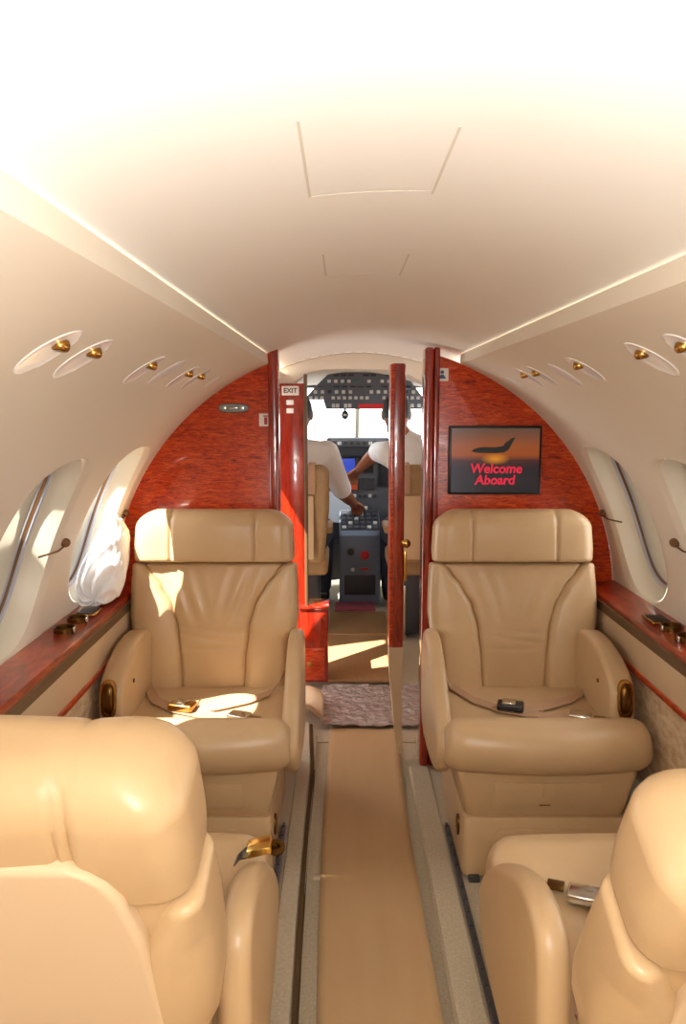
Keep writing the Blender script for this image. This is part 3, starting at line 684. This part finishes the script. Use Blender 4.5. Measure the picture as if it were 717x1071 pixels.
# compass
t = thing('standby_compass', 'small dark standby compass hanging in the windshield below the overhead panel', 'compass', (-.058, 4.74, 1.20))
B().ell((0, 0, 0), (.022, .022, .026)).build('bowl', M['black'], t); B().box((0, 0, .03), (.012, .012, .05), .002).build('bracket', M['ckpt_grey'], t)
B().box((0, -.022, 0), (.018, .004, .012), .001).build('dial', M['switch'], t)
# instrument panel
t = thing('instrument_panel', 'grey cockpit instrument panel with screens under a dark glareshield', 'instrument panel', (.027, 5.25, 0))
B().box((0, .02, .73), (1.14, .06, .52), .01).build('panel', M['ckpt_grey'], t)
gs_ = [(-.56, .93), (-.56, .985), (-.22, .995), (-.20, 1.045), (.20, 1.045), (.22, .995), (.56, .985), (.56, .93)]
g = B().prism(gs_, XY, -.16, .06, .01).build('glareshield', M['glareshield'], t)
b = B().box((0, -.165, 1.015), (.36, .02, .045), .004).build('guidance_panel', M['ckpt_grey'], g)
for i in range(9): B().box((-.16+.04*i, -.178, 1.015), (.024, .008, .022), .002).build('button', M['switch'] if i in (1, 6) else M['ckpt_dark'], b)
for x, w, h, z, mm in ((-.40, .17, .18, .81, 'scr_dark'), (-.20, .14, .17, .80, 'scr_dark'), (-.06, .10, .11, .86, 'scr_blue'), (.06, .10, .11, .86, 'scr_dark'), (-.05, .12, .09, .735, 'scr_red'), (.20, .14, .17, .80, 'scr_dark'), (.40, .17, .18, .81, 'scr_dark'), (.07, .09, .08, .735, 'ckpt_dark')):
    f = B().box((x, -.014, z), (w, .02, h), .004).build('screen_bezel', M['ckpt_dark'], t); B().box((x, -.025, z), (w*.84, .004, h*.84), 0).build('screen', M[mm], f)
for i in range(8): B().box((-.12+.034*i, -.014, .655), (.02, .014, .022), .003).build('knob', M['switch'] if i % 3 == 0 else M['ckpt_dark'], t)
# centre pedestal
t = thing('centre_pedestal', 'blue grey centre pedestal with a red button between the pilot seats', 'pedestal', (.038, 5.06, 0))
B().prism([(-.15, 0), (-.16, .44), (-.12, .462), (.16, .56), (.16, 0)], lambda u, v, w: (w, u, v), -.132, .132, .012, 3).build('body', M['ckpt_blue'], t)
SL = lambda x, s, h: Vector((x, -.12+.28*s-h*.33, .462+.098*s+h*.94))
rt = Matrix.Rotation(R(19.3), 3, 'X')
q = B().box(SL(0, .5, .002), (.25, .27, .008), .002, 2, rt).build('quadrant_plate', M['ckpt_dark'], t)
for i in range(6):
    for j in range(4): B().box(SL(-.10+.04*i, .12+.2*j, .010), (.026, .03, .012), .003, 2, rt).build('key', M['switch'] if (i*3+j*5) % 4 == 0 else M['ckpt_grey'], t)
for x in (-.03, .03):
    lv = B().tube([SL(x, .6, 0), SL(x, .5, .06), SL(x, .45, .09)], .006, 8).build('throttle_lever', M['ckpt_dark'], t); B().box(SL(x, .44, .10), (.04, .024, .022), .006, 2).build('knob', M['switch'], lv)
B().lathe([(.001, 0), (.028, 0), (.028, .008), (.022, .012), (.001, .012)], (.030, -.158, .315), (0, -1, 0), 20).build('red_button', M['redbtn'], t)
B().lathe([(.001, 0), (.024, 0), (.022, .012), (.001, .012)], (-.058, -.158, .335), (0, -1, 0), 20).build('dial', M['black'], t)
B().lathe([(.001, 0), (.012, 0), (.010, .012), (.001, .012)], (-.046, -.157, .22), (0, -1, 0), 16).build('knob', M['switch'], t)
B().box((.03, -.157, .225), (.05, .006, .014), .002).build('caption', M['redbtn'], t)
B().box((.0, -.156, .12), (.2, .006, .13), .004).build('lower_panel', M['ckpt_dark'], t)
# control yokes
for x, w in ((-.36, 'left'), (.41, 'right')):
    t = thing('control_yoke', 'dark control yoke in front of the %s pilot' % w, 'control', (x, 5.0, .70))
    B().tube([(0, .2, 0), (0, .0, .0)], .018, 10).build('column', M['ckpt_dark'], t)
    B().tube([(-.14, -.02, .10), (-.15, 0, .03), (-.10, 0, -.02), (0, 0, 0), (.10, 0, -.02), (.15, 0, .03), (.14, -.02, .10)], .016, 10).build('wheel', M['ckpt_dark'], t)
# pilot seats
def pilot_seat(x, lab):
    t = thing('pilot_seat', lab, 'seat', (x, 4.36, 0), 0, 'pilot seats')
    T = lambda X, d, h: (X, -.17-h*.10-d, .42+h)
    pad(T, lambda h: -.20-.03*min(1, h/.3), lambda h: .20+.03*min(1, h/.3), .0, .085, .0, .53, .03, .03, .02, .05).build('backrest', M['fab_tan'], t)
    B().box((0, .05, .385), (.44, .46, .10), .03, 4).build('seat_cushion', M['fab_tan'], t)
    B().box((0, .03, .17), (.34, .36, .34), .01).build('base', M['ckpt_dark'], t)
    for s in (-1, 1): B().box((s*.225, .0, .58), (.04, .28, .035), .012, 3).build('armrest', M['fab_tan'], t)
    B().box((.0, -.295, .62), (.30, .02, .34), .008).build('back_pocket', M['leather_shell'], t)
    for dx in (-.14, .14): B().ribbon([(dx, -.20, .955), (dx, -.30, .95), (dx, -.31, .80)], (1, 0, 0), .035, .004).build('harness_strap', M['belt'], t)
    return t
pilot_seat(-.372, 'tan pilot seat on the left with back pocket, behind the left pilot')
pilot_seat(.40, 'tan pilot seat on the right, partly behind the red door leaf')

# ------------------------------------------------------------------ pilots
def skin_mesh(verts, edges):
    """tapered limbs with rounded joints along a skeleton; the voxel remesh turns them into one surface"""
    b = B(); rad = lambda v: v[1] if isinstance(v[1], tuple) else (v[1], v[1])
    for p, q in edges:
        A_, Z_ = Vector(verts[p][0]), Vector(verts[q][0]); ra, rb = rad(verts[p]), rad(verts[q]); d = (Z_-A_).normalized()
        ref = Vector((0, 1, 0)) if abs(d.y) < .8 else Vector((0, 0, 1)); u = ref.cross(d).normalized(); w = d.cross(u).normalized()
        if u.x < 0: u = -u; w = -w
        rings = []
        for k in range(5):
            t = k/4; c = A_.lerp(Z_, t); r0 = ra[0]+(rb[0]-ra[0])*t; r1 = ra[1]+(rb[1]-ra[1])*t
            rings.append([c+u*r0*math.cos(a_)+w*r1*math.sin(a_) for a_ in (2*math.pi*m/16 for m in range(16))])
        b.loft(rings)
    for v in verts:
        r = rad(v); b.ell(v[0], (r[0], r[1], min(r)), 16, 10)
    return bmesh_of(b)
def remesh(bm_or_meshes, vox, name, m, parent, smooth=4):
    b = bmesh.new()
    for me in bm_or_meshes: b.from_mesh(me)
    me = bpy.data.meshes.new(name); b.to_mesh(me); b.free(); o = bpy.data.objects.new(name, me); COL.objects.link(o)
    r = o.modifiers.new('r', 'REMESH'); r.mode = 'VOXEL'; r.voxel_size = vox; r.use_smooth_shade = True
    s = o.modifiers.new('s', 'SMOOTH'); s.iterations = smooth; s.factor = .4
    bpy.context.view_layer.update(); m2 = bpy.data.meshes.new_from_object(o.evaluated_get(bpy.context.evaluated_depsgraph_get())); bpy.data.objects.remove(o)
    for p in m2.polygons: p.use_smooth = True
    m2.materials.clear(); m2.materials.append(m); m2.name = name; o = bpy.data.objects.new(name, m2); COL.objects.link(o); o.parent = parent; return o
def bmesh_of(b): me = bpy.data.meshes.new('x'); b.bm.to_mesh(me); b.bm.free(); return me
def hand(wrist, d, up, side):
    """palm, four curled fingers and a thumb, growing from the wrist along d"""
    d = Vector(d).normalized(); up = Vector(up); up = (up-d*up.dot(d)).normalized(); w = d.cross(up).normalized()*side
    o = []; wr = Vector(wrist)
    o.append(skin_mesh([(wr-d*.02, (.026, .020)), (wr+d*.035, (.034, .016)), (wr+d*.085, (.038, .014))], [(0, 1), (1, 2)]))
    for k, (off, ln) in enumerate(((-.030, .070), (-.010, .080), (.010, .075), (.029, .060))):
        p = wr+d*.075+w*off; o.append(skin_mesh([(p, .0095), (p+d*ln*.5-up*.006, .0092), (p+d*ln*.8-up*.026, .0085), (p+d*ln*.9-up*.045, .0075)], [(0, 1), (1, 2), (2, 3)]))
    p = wr+d*.02-w*.026; o.append(skin_mesh([(p, .013), (p+d*.03-w*.025-up*.01, .011), (p+d*.06-w*.030-up*.022, .009)], [(0, 1), (1, 2)]))
    return o
def pilot(label, loc, hx, armR, armL, upR, upL):
    t = thing('person', label, 'person', loc)
    V = Vector
    hd = V((hx, .0, 1.205))   # head centre
    sh = {s: V((s*.185, -.01, .985)) for s in (-1, 1)}
    tor = [((0, -.02, .50), (.155, .115)), ((0, -.03, .62), (.145, .11)), ((0, -.03, .78), (.155, .115)), ((0, -.02, .92), (.165, .11)), ((hx*.3, -.01, 1.01), (.09, .075)), ((hx*.7, 0, 1.07), .058), ((hx, .01, 1.13), .056)]
    vs = list(tor); es = [(i, i+1) for i in range(len(tor)-1)]
    hands = []
    for s, arm, up in ((1, armR, upR), (-1, armL, upL)):
        k = len(vs); e, w = V(arm[0]), V(arm[1])
        vs += [(sh[s], .062), (sh[s]*.5+e*.5, .052), (e, .042), (e*.5+w*.5, .038), (w, .026)]; es += [(3, k), (k, k+1), (k+1, k+2), (k+2, k+3), (k+3, k+4)]
        hands += hand(w, w-e, up, -s)
        k = len(vs); vs += [((s*.10, .05, .49), .088), ((s*.14, .26, .50), .078), ((s*.15, .46, .49), .062), ((s*.15, .50, .28), .055), ((s*.15, .52, .09), .040), ((s*.15, .60, .045), (.042, .030)), ((s*.15, .70, .035), (.040, .022))]
        es += [(0, k)]+[(k+i, k+i+1) for i in range(6)]
    parts = [skin_mesh(vs, es)]+hands
    b = B(); b.ell((hx, .0, 1.215), (.073, .092, .108), 24, 16); b.ell((hx, .045, 1.165), (.052, .055, .06), 20, 12)
    b.ell((hx, .098, 1.195), (.014, .020, .024), 12, 8); b.ell((hx, .088, 1.205+.03), (.04, .014, .01), 12, 8)
    b.ell((hx, .088, 1.150), (.024, .012, .008), 12, 8)
    for s in (-1, 1): b.ell((hx+s*.076, -.005, 1.205), (.010, .020, .032), 12, 8)
    parts.append(bmesh_of(b))
    body = remesh(parts, .0052, 'body', M['skin'], t)
    for s in (-1, 1): B().ell((hx+s*.030, .082, 1.218), (.012, .010, .008), 12, 8).build('eye', M['eye'], t)
    # hair cap
    bb = B(); rings = []
    for i in range(12):
        q = i/11*math.pi*.60; rings.append([(hx+.080*math.sin(q)*math.cos(a_)*1.0, -.006+.100*math.sin(q)*math.sin(a_)-(.022 if math.sin(a_) > .3 else 0)*math.sin(q), 1.222+.114*math.cos(q)+(.05*max(0, math.sin(a_)) if i > 7 else 0)) for a_ in lin(0, 2*math.pi*27/28, 28)])
    rings[0] = [(hx+.002*math.cos(a_), -.006+.002*math.sin(a_), 1.336) for a_ in lin(0, 2*math.pi*27/28, 28)]
    h = bb.loft(rings).build('hair', M['hair'], t, ang=80)
    # short sleeved shirt
    vs = [((0, -.02, .50), (.168, .128)), ((0, -.03, .62), (.160, .124)), ((0, -.03, .78), (.170, .128)), ((0, -.02, .92), (.180, .122)), ((hx*.3, -.01, 1.01), (.10, .085)), ((hx*.6, 0, 1.055), .068)]
    es = [(i, i+1) for i in range(5)]
    for s, arm in ((1, armR), (-1, armL)):
        k = len(vs); e = V(arm[0]); vs += [(sh[s], .078), (sh[s]*.5+e*.5, .066), (sh[s]*.12+e*.88, .060)]; es += [(3, k), (k, k+1), (k+1, k+2)]
    remesh([skin_mesh(vs, es)], .009, 'shirt', M['shirt'], t, 2)
    vs = [((0, -.02, .49), (.170, .125))]; es = []
    for s in (-1, 1):
        k = len(vs); vs += [((s*.10, .05, .49), .100), ((s*.14, .26, .50), .090), ((s*.15, .46, .49), .075), ((s*.15, .50, .28), .068), ((s*.15, .52, .11), .058)]; es += [(0, k)]+[(k+i, k+i+1) for i in range(4)]
    remesh([skin_mesh(vs, es)], .010, 'trousers', M['navy'], t, 2)
    for s in (-1, 1): B().box((s*.15, .62, .045), (.095, .28, .085), .035, 4).build('shoe', M['black'], t)
    return t
pilot('person in white shirt seated on the left in the cockpit, hand on the pedestal', (-.352, 4.44, 0), .03,
      ((.285, .14, .745), (.345, .40, .655)), ((-.27, .10, .76), (-.20, .40, .72)), (0, 0, 1), (0, 0, 1))
pilot('person in white shirt seated on the right in the cockpit, arm reaching forward', (.385, 4.44, 0), -.155,
      ((.27, .10, .76), (.20, .40, .72)), ((-.255, .22, .985), (-.355, .46, .86)), (0, 0, 1), (0, 0, 1))

# ------------------------------------------------------------------ light
w = bpy.data.worlds.new('World'); sc.world = w; w.use_nodes = True; bg = w.node_tree.nodes['Background']
bg.inputs['Color'].default_value = (1, .985, .96, 1); bg.inputs['Strength'].default_value = 4.0
def light(name, kind, loc, energy, col=(1, 1, 1), **k):
    l = bpy.data.lights.new(name, kind); l.energy = energy; l.color = col
    for a, v in k.items(): setattr(l, a, v)
    o = bpy.data.objects.new(name, l); COL.objects.link(o); o.location = loc; return o
s = light('sun', 'SUN', (-3, -1, 4), 22, (1, .95, .86), angle=R(.6))
s.rotation_euler = Vector((.51, .54, -.91)).to_track_quat('-Z', 'Y').to_euler()
fl = light('bounced_camera_flash', 'SPOT', (-.05, -.20, 1.12), 66, (.97, .97, .975), shadow_soft_size=.06, spot_size=R(150), spot_blend=1)
fl.rotation_euler = Vector((0, .55, 1)).to_track_quat('-Z', 'Y').to_euler()
light('camera_flash', 'POINT', (-.03, -.10, 1.30), 19, (.97, .97, .975), shadow_soft_size=.07)

# ------------------------------------------------------------------ camera
cam = bpy.data.cameras.new('Camera'); co = bpy.data.objects.new('Camera', cam); COL.objects.link(co); sc.camera = co
cam.sensor_fit = 'VERTICAL'; cam.sensor_height = 24; cam.lens = 24*820/1071; cam.clip_start = .02
co.location = (-.07, 0, 1.25); co.rotation_euler = (R(90-7.66), 0, 0)
sc.view_settings.view_transform = 'Standard'; sc.view_settings.look = 'None'; sc.view_settings.gamma = 1; sc.view_settings.exposure = .2
sc.view_settings.use_curve_mapping = False
sc.cycles.use_denoising = True; sc.cycles.max_bounces = 10; sc.cycles.diffuse_bounces = 6; sc.cycles.transparent_max_bounces = 16
sc.cycles.sample_clamp_indirect = 8; sc.cycles.caustics_reflective = False; sc.cycles.caustics_refractive = False
